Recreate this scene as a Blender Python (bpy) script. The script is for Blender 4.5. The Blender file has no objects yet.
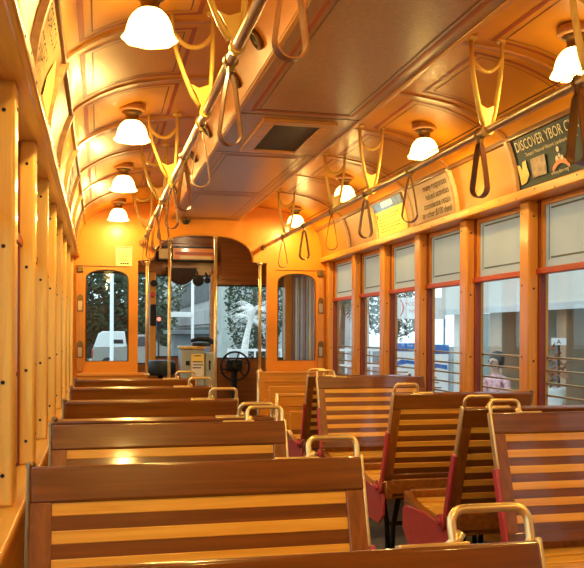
import bpy, bmesh, math, random
from mathutils import Vector, Matrix
random.seed(7)
PI = math.pi
C = bpy.context.scene.collection
ZC = 1.2                      # eye height above the car floor
XC = 0.98                     # centre line of the car
D = 7.95                      # front bulkhead
Y0 = -1.9                     # rear end of the saloon

# ------------------------------------------------------------------ materials
def nt_new(name):
    m = bpy.data.materials.new(name); m.use_nodes = True
    nt = m.node_tree
    return m, nt, nt.nodes['Principled BSDF']

def ramp(nt, fac, stops):
    r = nt.nodes.new('ShaderNodeValToRGB')
    e = r.color_ramp.elements
    e[0].position, e[0].color = stops[0][0], (*stops[0][1], 1)
    e[1].position, e[1].color = stops[-1][0], (*stops[-1][1], 1)
    for p, c in stops[1:-1]:
        k = e.new(p); k.color = (*c, 1)
    nt.links.new(fac, r.inputs[0]); return r

def noise(nt, scale, detail=4, stretch=(1, 1, 1), coord='Object', distortion=0.0):
    tc = nt.nodes.new('ShaderNodeTexCoord'); mp = nt.nodes.new('ShaderNodeMapping')
    mp.inputs['Scale'].default_value = stretch
    nt.links.new(tc.outputs[coord], mp.inputs[0])
    n = nt.nodes.new('ShaderNodeTexNoise')
    n.inputs['Scale'].default_value = scale; n.inputs['Detail'].default_value = detail
    n.inputs['Distortion'].default_value = distortion
    nt.links.new(mp.outputs[0], n.inputs[0]); return n

def bump(nt, bsdf, src, strength, dist=0.01):
    b = nt.nodes.new('ShaderNodeBump'); b.inputs['Strength'].default_value = strength
    b.inputs['Distance'].default_value = dist
    nt.links.new(src, b.inputs['Height']); nt.links.new(b.outputs[0], bsdf.inputs['Normal'])

def wood(name, dark, light, axis='x', rough=.35, coat=.4, coat_rough=.15, bmp=.08):
    m, nt, b = nt_new(name)
    s = {'x': (1.2, 22, 22), 'y': (22, 1.2, 22), 'z': (22, 22, 1.2)}[axis]
    n = noise(nt, 2.2, 6, s, distortion=.6)
    r = ramp(nt, n.outputs[0], [(.32, dark), (.68, light)])
    nt.links.new(r.outputs[0], b.inputs['Base Color'])
    b.inputs['Roughness'].default_value = rough
    b.inputs['Coat Weight'].default_value = coat; b.inputs['Coat Roughness'].default_value = coat_rough
    bump(nt, b, n.outputs[0], bmp, .002)
    return m

def paint(name, col, rough=.5, var=.12, scale=6, metal=0.0, coat=0.0, bmp=0.0, coat_rough=.1, spec=.5):
    m, nt, b = nt_new(name)
    n = noise(nt, scale, 5)
    lo = tuple(c * (1 - var) for c in col); hi = tuple(min(1, c * (1 + var)) for c in col)
    r = ramp(nt, n.outputs[0], [(.3, lo), (.7, hi)])
    nt.links.new(r.outputs[0], b.inputs['Base Color'])
    b.inputs['Roughness'].default_value = rough; b.inputs['Metallic'].default_value = metal; b.inputs['Specular IOR Level'].default_value = spec
    b.inputs['Coat Weight'].default_value = coat; b.inputs['Coat Roughness'].default_value = coat_rough
    if bmp: bump(nt, b, n.outputs[0], bmp, .004)
    return m

def emit(name, col, strength):
    m, nt, b = nt_new(name)
    n = noise(nt, 3, 2)
    r = ramp(nt, n.outputs[0], [(.2, tuple(c * .95 for c in col)), (.8, col)])
    b.inputs['Base Color'].default_value = (*col, 1)
    nt.links.new(r.outputs[0], b.inputs['Emission Color'])
    b.inputs['Emission Strength'].default_value = strength
    return m

def glass(name, tint=(.93, .97, .97), refl=.08):
    m = bpy.data.materials.new(name); m.use_nodes = True; nt = m.node_tree
    nt.nodes.remove(nt.nodes['Principled BSDF'])
    t = nt.nodes.new('ShaderNodeBsdfTransparent'); t.inputs[0].default_value = (*tint, 1)
    g = nt.nodes.new('ShaderNodeBsdfGlossy'); g.inputs['Roughness'].default_value = .02
    lw = nt.nodes.new('ShaderNodeLayerWeight'); lw.inputs['Blend'].default_value = .5
    pw = nt.nodes.new('ShaderNodeMath'); pw.operation = 'POWER'; pw.inputs[1].default_value = 4.0
    ml = nt.nodes.new('ShaderNodeMath'); ml.operation = 'MULTIPLY_ADD'; ml.inputs[1].default_value = .45; ml.inputs[2].default_value = refl / 4
    nt.links.new(lw.outputs['Facing'], pw.inputs[0]); nt.links.new(pw.outputs[0], ml.inputs[0])
    mx = nt.nodes.new('ShaderNodeMixShader')
    nt.links.new(ml.outputs[0], mx.inputs[0]); nt.links.new(t.outputs[0], mx.inputs[1]); nt.links.new(g.outputs[0], mx.inputs[2])
    nt.links.new(mx.outputs[0], nt.nodes['Material Output'].inputs[0])
    return m

def milky(name, col, through=.45):
    m = bpy.data.materials.new(name); m.use_nodes = True; nt = m.node_tree
    b = nt.nodes['Principled BSDF']; b.inputs['Base Color'].default_value = (*col, 1); b.inputs['Roughness'].default_value = .25
    n = noise(nt, 3, 3); r = ramp(nt, n.outputs[0], [(.3, tuple(c * .93 for c in col)), (.7, col)])
    nt.links.new(r.outputs[0], b.inputs['Base Color'])
    t = nt.nodes.new('ShaderNodeBsdfTranslucent'); nt.links.new(r.outputs[0], t.inputs[0])
    mx = nt.nodes.new('ShaderNodeMixShader'); mx.inputs[0].default_value = through
    nt.links.new(b.outputs[0], mx.inputs[1]); nt.links.new(t.outputs[0], mx.inputs[2])
    nt.links.new(mx.outputs[0], nt.nodes['Material Output'].inputs[0])
    return m

M = {}
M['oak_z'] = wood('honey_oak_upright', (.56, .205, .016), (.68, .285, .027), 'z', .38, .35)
M['oak_lit'] = wood('honey_oak_upright_lit', (.80, .42, .065), (.92, .56, .12), 'z', .38, .35)  # same oak, left posts only: lamp-lit look put into the colour
M['oak_y'] = wood('honey_oak_along', (.60, .24, .020), (.74, .33, .035), 'y', .34, .4)
M['oak_x'] = wood('honey_oak_across', (.60, .22, .016), (.74, .30, .028), 'x', .36, .4)
M['slat'] = wood('light_ash_slat', (.74, .33, .032), (.92, .50, .075), 'x', .30, .8, .08, .12)
M['cherry'] = wood('dark_cherry', (.125, .033, .004), (.23, .066, .007), 'x', .28, .9, .08, .12)
M['cherry_z'] = wood('dark_cherry_upright', (.19, .054, .007), (.32, .10, .013), 'z', .32, .5, .16)
M['cherry_y'] = wood('dark_cherry_along', (.20, .060, .008), (.36, .115, .015), 'y', .32, .5, .16)
M['mahog'] = wood('vestibule_mahogany', (.20, .055, .010), (.31, .095, .018), 'x', .32, .5)
M['ceil'] = paint('ceiling_cream_paint', (.68, .280, .004), .45, .05, 5, coat=.20, coat_rough=.24)
M['cove'] = paint('cove_varnish', (.40, .155, .004), .42, .10, 4, coat=.2, coat_rough=.2)
M['duct'] = paint('duct_panel', (.37, .20, .080), .36, .14, 60, coat=.5, coat_rough=.22, bmp=.03)
M['ductside'] = paint('duct_side_paint', (.72, .265, .016), .45, .06, 5, coat=.3)
M['bulk'] = paint('bulkhead_paint', (.80, .265, .007), .42, .06, 4, coat=.4, coat_rough=.25)
M['rib'] = wood('rib_wood', (.42, .17, .035), (.60, .27, .06), 'x', .35, .4)
M['dkwood'] = wood('dark_molding', (.13, .05, .015), (.22, .09, .028), 'y', .4, .3)
M['redline'] = paint('red_pinstripe', (.38, .075, .012), .5, .1)
M['dkline'] = paint('dark_pinstripe', (.12, .055, .02), .5, .1)
M['redpaint'] = paint('red_enamel', (.46, .040, .048), .38, .10, 30, coat=.3, bmp=.05)
M['sashred'] = paint('sash_red', (.42, .055, .018), .42, .1, 8)
M['sashdark'] = paint('sash_dark_red', (.20, .030, .012), .45, .1, 8)
M['brass'] = paint('polished_brass', (.86, .66, .30), .34, .10, 14, metal=.85)
M['dullbrass'] = paint('worn_brass', (.58, .42, .20), .34, .15, 14, metal=1)
M['steel'] = paint('rail_metal', (.62, .50, .33), .30, .1, 9, metal=1)
M['cast'] = paint('yellow_cast_iron', (.72, .46, .10), .42, .08, 8, coat=.3)
M['iron'] = paint('black_iron', (.012, .012, .013), .45, .2, 12, spec=.25)
M['rubber'] = paint('black_vinyl', (.016, .026, .030), .45, .2, 12, spec=.3)
M['darkvinyl'] = paint('dark_brown_vinyl', (.028, .011, .008), .5, .2, 12, spec=.2)
M['bronze'] = paint('bronze_fitting', (.22, .13, .05), .38, .15, 10, metal=.8)
M['leather'] = paint('strap_leather', (.085, .022, .008), .42, .18, 18, coat=.3)
M['leather2'] = paint('tan_strap_leather', (.22, .075, .018), .42, .18, 18, coat=.3)
M['floor'] = paint('floor_matting', (.15, .145, .135), .7, .2, 40)
M['grille'] = paint('grille_mesh', (.035, .034, .036), .6, .4, 140, bmp=.3)
M['shade'] = emit('lit_opal_glass', (1.0, .68, .20), 7.5)
M['glass'] = glass('window_glass')
M['milk'] = milky('etched_glass', (.84, .87, .82), .80)
M['etch'] = paint('etched_line', (.09, .12, .12), .5, .1)
M['white'] = paint('white_card', (.78, .77, .74), .7, .05, spec=.15)
M['paper'] = paint('cream_paper', (.85, .74, .40), .6, .05)
M['peach'] = paint('peach_card', (.70, .55, .43), .8, .05, spec=.08)
M['tancard'] = paint('tan_card', (.40, .26, .13), .8, .05, spec=.08)
M['ink'] = paint('dark_ink', (.03, .022, .02), .8, .1, spec=.08)
M['inkbrown'] = paint('brown_ink', (.28, .12, .05), .6, .1)
M['slatecard'] = paint('slate_card', (.030, .052, .085), .55, .1, spec=.12)
M['cardtext'] = paint('pale_lettering', (.66, .60, .48), .5, .05)
M['cardred'] = paint('red_print', (.62, .06, .03), .5, .1)
M['cardorange'] = paint('orange_print', (.70, .17, .05), .5, .1)
M['cardyellow'] = paint('yellow_print', (.80, .50, .12), .5, .15, 20)
M['cardmauve'] = paint('mauve_print', (.27, .15, .13), .5, .4, 30)
M['cardblue'] = paint('blue_print', (.04, .14, .55), .5, .5, 40)
M['yellowcard'] = paint('yellow_card', (.82, .66, .20), .7, .05, spec=.15)
M['greybox'] = paint('grey_enamel', (.30, .34, .38), .45, .08, 10)
M['mirrorm'] = paint('mirror_back', (.008, .008, .010), .4, .2, spec=.2)
M['signorange'] = paint('sign_orange', (.72, .22, .035), .4, .06, coat=.4)
M['signpale'] = paint('sign_pale', (.72, .50, .20), .4, .06)
M['redlamp'] = emit('red_lamp', (1, .08, .05), 6)
# outdoors
M['asphalt'] = paint('asphalt', (.14, .145, .15), .85, .2, 3)
M['walk'] = paint('sidewalk_concrete', (.45, .45, .42), .85, .12, 3)
M['conc'] = paint('pale_concrete', (.50, .54, .54), .8, .15, 1.5)
M['concd'] = paint('dark_concrete', (.15, .18, .19), .7, .25, 1.5)
M['beige'] = paint('beige_stucco', (.62, .61, .55), .85, .06, 1.5)
M['tan'] = paint('brown_column', (.42, .29, .18), .7, .15, 2)
M['teal'] = paint('storefront_glass', (.20, .30, .30), .12, .3, 1.2)
M['palegreen'] = paint('pale_green_panel', (.52, .60, .56), .5, .1, 2)
M['whitepaint'] = paint('white_paint', (.86, .88, .88), .5, .04)
M['leaf'] = paint('dark_leaf', (.06, .11, .06), .6, .5, 3)
M['leafsunlit'] = paint('sunlit_leaf', (.84, .90, .85), .5, .25, 3)  # palm fronds: bright sunlight put into the leaf colour
M['bark'] = paint('bark', (.16, .13, .10), .9, .3, 6)
M['palebark'] = paint('pale_palm_trunk', (.86, .86, .80), .8, .2, 12)
M['silver'] = paint('silver_car_paint', (.36, .34, .30), .3, .05, 3, metal=.3, coat=.6)
M['carglass'] = paint('car_window', (.03, .04, .045), .1, .2, 2)
M['bluep'] = paint('blue_panel', (.02, .17, .55), .45, .25, 5)
M['bluecanvas'] = paint('blue_canvas', (.06, .13, .24), .7, .15, 12)
M['pink'] = paint('pink_patterned_shirt', (.75, .42, .46), .8, .4, 22)
M['skin'] = paint('skin', (.60, .36, .25), .55, .06, 8)
M['hair'] = paint('dark_hair', (.05, .03, .02), .6, .3, 30)
M['trouser'] = paint('dark_trousers', (.06, .06, .07), .8, .2, 20)
M['mauveleaf'] = paint('mauve_door_leaf', (.22, .13, .14), .4, .15, 4, coat=.4)
M['creampost'] = paint('cream_door_strip', (.62, .50, .34), .4, .1, 4, coat=.4)
M['terracotta'] = paint('dry_foliage', (.36, .17, .09), .7, .4, 12)

# ------------------------------------------------------------------ mesh builder
class MB:
    def __init__(s): s.bm = bmesh.new(); s.mi = 0
    def mat(s, i): s.mi = i; return s
    def _tag(s, faces, smooth=False):
        for f in faces:
            f.material_index = s.mi; f.smooth = smooth
    def box(s, x0, x1, y0, y1, z0, z1, bev=0.0, seg=2, mtx=None):
        r = bmesh.ops.create_cube(s.bm, size=1); vs = r['verts']
        for v in vs:
            v.co = Vector(((x0 + x1) / 2 + v.co.x * (x1 - x0), (y0 + y1) / 2 + v.co.y * (y1 - y0), (z0 + z1) / 2 + v.co.z * (z1 - z0)))
        fs = list({f for v in vs for f in v.link_faces}); s._tag(fs)
        if bev > 0:
            es = list({e for v in vs for e in v.link_edges})
            rr = bmesh.ops.bevel(s.bm, geom=es, offset=bev, segments=seg, profile=.5, affect='EDGES', clamp_overlap=True)
            s._tag(rr['faces'], True)
            vs = list({v for v in rr['verts']} | {v for v in vs if v.is_valid} | {v for f in rr['faces'] for v in f.verts})
        if mtx is not None:
            done = set()
            for v in vs:
                if v.is_valid and v not in done: v.co = mtx @ v.co; done.add(v)
        return s
    def prism(s, pts, axis, a, b, bev=0.0):
        """polygon pts (2D) extruded along axis from a to b"""
        def mk(p, t):
            if axis == 'x': return Vector((t, p[0], p[1]))
            if axis == 'y': return Vector((p[0], t, p[1]))
            return Vector((p[0], p[1], t))
        v0 = [s.bm.verts.new(mk(p, a)) for p in pts]; v1 = [s.bm.verts.new(mk(p, b)) for p in pts]
        fs = [s.bm.faces.new(v0), s.bm.faces.new(v1[::-1])]
        n = len(pts)
        for i in range(n): fs.append(s.bm.faces.new((v0[i], v1[i], v1[(i + 1) % n], v0[(i + 1) % n])))
        s._tag(fs)
        if bev > 0:
            es = list({e for f in fs[:2] for e in f.edges})
            rr = bmesh.ops.bevel(s.bm, geom=es, offset=bev, segments=2, profile=.5, affect='EDGES', clamp_overlap=True)
            s._tag(rr['faces'], True)
        return s
    def tube(s, pts, r, n=10, closed=False, ry=None, caps=True):
        pts = [Vector(p) for p in pts]; k = len(pts); rings = []
        rad = r if isinstance(r, (list, tuple)) else [r] * k
        t0 = (pts[1] - pts[0]).normalized()
        up = Vector((0, 0, 1)) if abs(t0.z) < .9 else Vector((0, 1, 0))
        nrm = (up - t0 * up.dot(t0)).normalized()
        for i in range(k):
            a = pts[(i - 1) % k] if (closed or i > 0) else pts[0]
            b = pts[(i + 1) % k] if (closed or i < k - 1) else pts[-1]
            t = (b - a).normalized()
            nrm = (nrm - t * nrm.dot(t)).normalized(); bn = t.cross(nrm)
            rings.append([s.bm.verts.new(pts[i] + nrm * math.cos(2 * PI * j / n) * rad[i] + bn * math.sin(2 * PI * j / n) * (rad[i] if ry is None else ry)) for j in range(n)])
        fs = []
        for i in range(k if closed else k - 1):
            A, B = rings[i], rings[(i + 1) % k]
            off = 0
            if closed and i == k - 1:
                off = min(range(n), key=lambda o: sum((A[j].co - B[(j + o) % n].co).length for j in range(n)))
            for j in range(n):
                fs.append(s.bm.faces.new((A[j], A[(j + 1) % n], B[(j + 1 + off) % n], B[(j + off) % n])))
        s._tag(fs, True)
        if not closed and caps:
            s._tag([s.bm.faces.new(rings[0][::-1]), s.bm.faces.new(rings[-1])])
        return s
    def lathe(s, prof, cx=0, cy=0, n=24, scallop=None, axis='z', base=0):
        """prof list of (r, h); axis z by default"""
        rings = []
        for k, (r, h) in enumerate(prof):
            ring = []
            for j in range(n):
                a = 2 * PI * j / n
                rr = r * (1 + (scallop(k) * math.cos(8 * a) if scallop else 0))
                if axis == 'z': co = (cx + rr * math.cos(a), cy + rr * math.sin(a), h)
                elif axis == 'y': co = (cx + rr * math.cos(a), h, cy + rr * math.sin(a))
                else: co = (h, cx + rr * math.cos(a), cy + rr * math.sin(a))
                ring.append(s.bm.verts.new(co))
            rings.append(ring)
        fs = []
        for A, B in zip(rings, rings[1:]):
            for j in range(n): fs.append(s.bm.faces.new((A[j], A[(j + 1) % n], B[(j + 1) % n], B[j])))
        s._tag(fs, True)
        if prof[0][0] > 1e-4: s._tag([s.bm.faces.new(rings[0][::-1])])
        if prof[-1][0] > 1e-4: s._tag([s.bm.faces.new(rings[-1])])
        return s
    def quad(s, *p):
        f = s.bm.faces.new([s.bm.verts.new(q) for q in p]); s._tag([f]); return s
    def strip(s, A, B, smooth=True):
        va = [s.bm.verts.new(p) for p in A]; vb = [s.bm.verts.new(p) for p in B]
        s._tag([s.bm.faces.new((va[i], va[i + 1], vb[i + 1], vb[i])) for i in range(len(A) - 1)], smooth); return s
    def holes(s, outline, holes, y0, y1):
        """plate in the x-z plane, with holes, between y0 and y1"""
        loops = [outline] + holes; front = []
        edges = []
        for lp in loops:
            vs = [s.bm.verts.new((p[0], y0, p[1])) for p in lp]; front.append(vs)
            for i in range(len(vs)): edges.append(s.bm.edges.new((vs[i], vs[(i + 1) % len(vs)])))
        r = bmesh.ops.triangle_fill(s.bm, use_beauty=True, use_dissolve=False, edges=edges)
        ff = [g for g in r['geom'] if isinstance(g, bmesh.types.BMFace)]
        vmap = {}
        for lp in front:
            for v in lp: vmap[v] = s.bm.verts.new((v.co.x, y1, v.co.z))
        allf = list(ff)
        for f in ff: allf.append(s.bm.faces.new([vmap[v] for v in reversed(f.verts)]))
        for lp in front:
            n = len(lp)
            for i in range(n): allf.append(s.bm.faces.new((lp[i], lp[(i + 1) % n], vmap[lp[(i + 1) % n]], vmap[lp[i]])))
        s._tag(allf); return s
    def xf(s, mtx):
        bmesh.ops.transform(s.bm, matrix=mtx, verts=s.bm.verts[:]); return s
    def build(s, name, mats, parent=None, loc=None, fix=True):
        if fix: bmesh.ops.recalc_face_normals(s.bm, faces=s.bm.faces[:])
        me = bpy.data.meshes.new(name); s.bm.to_mesh(me); s.bm.free()
        for m in (mats if isinstance(mats, (list, tuple)) else [mats]): me.materials.append(M[m])
        o = bpy.data.objects.new(name, me); C.objects.link(o)
        if parent: o.parent = parent
        if loc: o.location = loc
        return o

def tag(o, label, cat, group=None):
    o['label'] = label; o['category'] = cat
    if group: o['group'] = group
    return o
def structure(o):
    o['kind'] = 'structure'; return o
def thing(name, label, cat, loc=(0, 0, 0), rz=0, group=None):
    o = bpy.data.objects.new(name, None); C.objects.link(o); o.empty_display_size = .1
    o.location = loc; o.rotation_euler = (0, 0, rz)
    return tag(o, label, cat, group)
def dup(root, loc, rz=None, label=None, group=None):
    r = root.copy(); C.objects.link(r); r.location = loc
    if rz is not None: r.rotation_euler = (0, 0, rz)
    if label: r['label'] = label
    if group: r['group'] = group
    for ch in list(root.children):
        c = ch.copy(); C.objects.link(c); c.parent = r
        for g in ch.children:
            d = g.copy(); C.objects.link(d); d.parent = c
    return r

def text_mesh(body, size, align='LEFT'):
    cu = bpy.data.curves.new('t', 'FONT'); cu.body = body; cu.size = size; cu.align_x = align; cu.resolution_u = 2
    o = bpy.data.objects.new('t', cu); C.objects.link(o)
    dg = bpy.context.evaluated_depsgraph_get(); dg.update()
    me = bpy.data.meshes.new_from_object(o.evaluated_get(dg))
    bpy.data.objects.remove(o); bpy.data.curves.remove(cu)
    return me
def text_into(mb, body, size, fn, align='LEFT', sx=1.0):
    """adds lettering to mb; fn maps (u, v) to 3-D"""
    me = text_mesh(body, size, align)
    vs = [mb.bm.verts.new(fn(v.co.x * sx, v.co.y)) for v in me.vertices]
    fs = []
    for p in me.polygons:
        try: fs.append(mb.bm.faces.new([vs[i] for i in p.vertices]))
        except ValueError: pass
    mb._tag(fs); bpy.data.meshes.remove(me)

# ------------------------------------------------------------------ car body section
COVE = [(1.180, .725)] + [(1.180 - .066 * (t / 8) ** 2.0, .725 + .295 * t / 8) for t in range(1, 9)]
ROOF = [(1.1135, 1.0215), (1.08, 1.055), (1.03, 1.09), (.98, 1.12), (.90, 1.157), (.80, 1.19), (.70, 1.208), (.60, 1.222), (.45, 1.238), (.30, 1.25), (.15, 1.257), (0, 1.26)]
def roof_z(w):
    w = abs(w)
    for (a, za), (b, zb) in zip(ROOF, ROOF[1:]):
        if b <= w <= a: return za + (zb - za) * (a - w) / (a - b)
    return 1.02
def cove_x(z):
    t = max(0, min(1, (z - .725) / .295)); return 1.180 - .066 * t ** 2
PROF = COVE + ROOF
full = [(XC - w, z + ZC) for w, z in PROF] + [(XC + w, z + ZC) for w, z in PROF[::-1][1:]]

PITCH = .757
RIBS = [3.995 + PITCH * k for k in range(-7, 5)]      # centre of each post / rib
# ceiling
mb = MB()
ys = (Y0, D)
mb.mat(0); mb.strip([(x, ys[0], z) for x, z in full], [(x, ys[1], z) for x, z in full])
n0 = len(COVE)
for f in mb.bm.faces:
    c = f.calc_center_median()
    if c.z < ZC + 1.02: f.material_index = 1
# pinstripes painted on each bay of the roof, both sides of the duct
def roof_patch(w0, w1, y0, y1, sgn, mi, lift=.0015):
    k = max(1, int(abs(w1 - w0) / .06)); A = []; B = []
    for i in range(k + 1):
        w = w0 + (w1 - w0) * i / k
        A.append((XC + sgn * w, y0, ZC + roof_z(w) - lift)); B.append((XC + sgn * w, y1, ZC + roof_z(w) - lift))
    mb.mat(mi).strip(A, B)
for a, b in zip(RIBS, RIBS[1:]):
    for sg in (-1, 1):
        for (iw, ih, wd, mi) in ((.0, .0, .020, 2), (.045, .045, .005, 3)):
            w0, w1, y0, y1 = .60 + iw, 1.055 - iw, a + .07 + ih, b - .07 - ih
            roof_patch(w0, w0 + wd, y0, y1, sg, mi); roof_patch(w1 - wd, w1, y0, y1, sg, mi)
            roof_patch(w0 + wd, w1 - wd, y0, y0 + wd, sg, mi); roof_patch(w0 + wd, w1 - wd, y1 - wd, y1, sg, mi)
structure(mb.build('ceiling', ['ceil', 'cove', 'redline', 'dkline'], fix=False))
# outer roof shell so that no daylight leaks through
mb = MB()
sh = [(XC + (x - XC) * 1.06, z + .05) for x, z in full]
mb.strip([(x, Y0, z) for x, z in sh], [(x, D + 1.4, z) for x, z in sh])
structure(mb.build('ceiling_shell', 'dkwood'))

# ribs across roof and cove
tn = 0
for y in RIBS:
    mb = MB()
    prof = [(w, z) for w, z in PROF]
    for sg in (-1, 1):
        for (seg) in (COVE, ROOF[:9]):
            nA = len(seg); A = []; B = []; A2 = []; B2 = []
            hh = .022 if seg is COVE else .008
            hw = .022 if seg is COVE else .018
            for i, (w, z) in enumerate(seg):
                p = seg[max(0, i - 1)]; q = seg[min(nA - 1, i + 1)]
                t = Vector((q[0] - p[0], q[1] - p[1])).normalized(); nr = Vector((-t.y, t.x))
                if nr.dot(Vector((-1, -.6))) < 0: nr = -nr
                wi, zi = w + nr.x * hh, z + nr.y * hh
                A.append((XC + sg * (w + .002), y - hw, ZC + z)); A2.append((XC + sg * wi, y - hw * .7, ZC + zi))
                B2.append((XC + sg * wi, y + hw * .7, ZC + zi)); B.append((XC + sg * (w + .002), y + hw, ZC + z))
            mb.strip(A, A2).strip(A2, B2, ).strip(B2, B)
    tn += 1
    structure(mb.build('trim_%d' % tn, 'rib'))
# long mouldings at the foot of the roof, letterboard lips, sills
for sg, side in ((-1, 'left'), (1, 'right')):
    x = XC + sg * 1.112
    structure(MB().box(x - .013, x + .013, Y0, D, ZC + 1.006, ZC + 1.034, .006).build('trim_roof_' + side, 'dkwood'))
    a, b = sorted((XC + sg * 1.165, XC + sg * 1.33))
    mb = MB().box(a, b, Y0, D, ZC + .703, ZC + .735, .004)
    a, b = sorted((XC + sg * 1.155, XC + sg * 1.182)); mb.box(a, b, Y0, D, ZC + .700, ZC + .752, .008)
    mb.mat(1)
    k = 0
    yy = Y0 + .2
    while yy < D - .1:
        mb.lathe([(.005, XC + sg * 1.156), (.005, XC + sg * 1.153)], yy, ZC + .722 + (.012 if k % 2 else -.010), 8, axis='x'); yy += PITCH / 4; k += 1
    structure(mb.build('trim_letterboard_' + side, ['oak_y', 'iron']))
    a, b = sorted((XC + sg * 1.183, XC + sg * 1.33))
    structure(MB().box(a, b, Y0, D, ZC - .515, ZC - .487, .008).build('trim_sill_' + side, 'oak_y'))
    a, b = sorted((XC + sg * 1.215, XC + sg * 1.33))
    structure(MB().box(a, b, Y0, D + 1.3, 0, ZC - .514).build('wall_' + side, 'oak_y'))
    a, b = sorted((XC + sg * 1.30, XC + sg * 1.33))
    structure(MB().box(a, b, Y0, D + 1.35, ZC + .735, ZC + 1.09).build('wall_upper_' + side, 'dkwood'))

# ---- window posts (one each) and windows
def post(y, sg):
    w0, w1 = 1.21, 1.272
    a, b = sorted((XC + sg * w0, XC + sg * w1))
    mb = MB().box(a, b, y - .05, y + .05, ZC - .489, ZC + .706, .009)
    a, b = sorted((XC + sg * (w1 - .002), XC + sg * 1.33))
    mb.box(a, b, y - .042, y + .042, ZC - .489, ZC + .706)
    mb.mat(1)
    for z in (-.40, -.14, .24, .62):
        mb.lathe([(.006, XC + sg * (w0 + .001)), (.006, XC + sg * (w0 - .0015))], y + .018, ZC + z + .02, 8, axis='x')
        mb.lathe([(.006, y - .0515), (.006, y - .049)], XC + sg * (w0 + .030), ZC + z, 8, axis='y')
    structure(mb.build('window_post', ['oak_lit' if sg < 0 else 'oak_z', 'iron']))
for y in RIBS + [7.89]:
    for sg in (-1, 1): post(y, sg)
wn = 0
edges = [r for r in RIBS] + [7.89]
for sg in (1, -1):
    for a, b in zip(edges, edges[1:]):
        wn += 1
        y0, y1 = a + .048, b - .048
        w = structure(bpy.data.objects.new('window_%d' % wn, None)); C.objects.link(w)
        xi, xo = 1.268, 1.318
        X = lambda q: XC + sg * q
        def bx(mb, q0, q1, *r, **k):
            p, q = sorted((X(q0), X(q1))); return mb.box(p, q, *r, **k)
        mb = MB()      # dark red stiles of the lower sash + reveal
        bx(mb, 1.262, 1.30, y0, y0 + .022, ZC - .488, ZC + .70, bev=.003)
        bx(mb, 1.262, 1.30, y1 - .022, y1, ZC - .488, ZC + .70, bev=.003)
        mb.build('sash_stile', 'sashdark', w)
        mb = MB(); bx(mb, 1.252, 1.30, y0, y1, ZC + .314, ZC + .346, bev=.004); mb.build('meeting_rail', 'sashred', w)
        mb = MB()      # honey frame round the upper light
        bx(mb, 1.270, 1.30, y0 + .022, y0 + .045, ZC + .346, ZC + .70); bx(mb, 1.270, 1.30, y1 - .045, y1 - .022, ZC + .346, ZC + .70)
        bx(mb, 1.270, 1.30, y0 + .045, y1 - .045, ZC + .672, ZC + .70)
        mb.build('upper_frame', 'oak_z', w)
        mb = MB(); bx(mb, 1.284, 1.289, y0 + .04, y1 - .04, ZC + .34, ZC + .68)
        mb.mat(1)
        for zz in (.392, .648):
            bx(mb, 1.2815, 1.2838, y0 + .075, y1 - .10, ZC + zz, ZC + zz + .009)
        bx(mb, 1.2815, 1.2838, y1 - .083, y1 - .079, ZC + .385, ZC + .665)
        mb.build('etched_pane', ['milk', 'etch'], w)
        mb = MB(); bx(mb, 1.286, 1.290, y0 + .02, y1 - .02, ZC - .488, ZC + .32); mb.build('clear_pane', 'glass', w)
        for z in (-.123, -.191, -.258, -.322, -.39):
            mb = MB(); mb.tube([(X(1.325), y0 - .03, ZC + z), (X(1.325), y1 + .03, ZC + z)], .006, 8); mb.build('guard_bar', 'dullbrass', w)

# ---- duct down the middle of the ceiling
WD, ZD = .327, 1.091
mb = MB()
mb.mat(0).box(XC - WD, XC + WD, Y0, D - .03, ZC + ZD - .004, ZC + ZD + .012, .004)
mb.mat(1)
for sg in (-1, 1):
    mb.strip([(XC + sg * WD, Y0, ZC + ZD + .01), (XC + sg * WD, D, ZC + ZD + .01)], [(XC + sg * .42, Y0, ZC + 1.242), (XC + sg * .42, D, ZC + 1.242)], False)
mb.quad((XC - WD, D - .03, ZC + ZD), (XC + WD, D - .03, ZC + ZD), (XC + .42, D - .03, ZC + 1.242), (XC - .42, D - .03, ZC + 1.242))
zu = ZC + ZD - .0055
def flat(x0, x1, y0, y1, mi):
    mb.mat(mi).box(x0, x1, y0, y1, zu, zu + .003)
joints = [-1.2, .35, 1.92, 4.04, 4.92, 6.40, 7.85]
for j in joints: flat(XC - WD + .004, XC + WD - .004, j - .004, j + .004, 3)
for k, (a, b) in enumerate(zip(joints, joints[1:])):
    if abs(a - 4.04) < .01: continue
    for (ins, wd, mi) in ((.065, .017, 2), (.10, .005, 3)):
        if k >= 4 and mi == 2: wd = .005
        x0, x1, y0, y1 = XC - WD + ins, XC + WD - ins, a + ins * .9, b - ins * .9
        flat(x0, x0 + wd, y0, y1, mi); flat(x1 - wd, x1, y0, y1, mi)
        flat(x0, x1, y0, y0 + wd, mi); flat(x0, x1, y1 - wd, y1, mi)
mb.mat(4)
for sg in (-1, 1):
    a, b = sorted((XC + sg * (WD - .018), XC + sg * (WD + .004)))
    mb.box(a, b, Y0, D - .03, ZC + ZD - .010, ZC + ZD + .004, .004)
structure(mb.build('ceiling_duct', ['duct', 'ductside', 'redline', 'dkline', 'oak_y']))
g = thing('return_grille', 'black mesh air grille set in the middle ceiling duct', 'grille', (XC + .02, 4.475, ZC + ZD - .01))
mb = MB()
for (x0, x1, y0, y1) in ((-.195, -.125, -.37, .37), (.125, .195, -.37, .37), (-.125, .125, -.37, -.30), (-.125, .125, .30, .37)):
    mb.box(x0, x1, y0, y1, -.010, .008, .003)
mb.build('frame', 'rib', g)
MB().box(-.126, .126, -.302, .302, -.002, .008).build('mesh_panel', 'grille', g)

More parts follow.
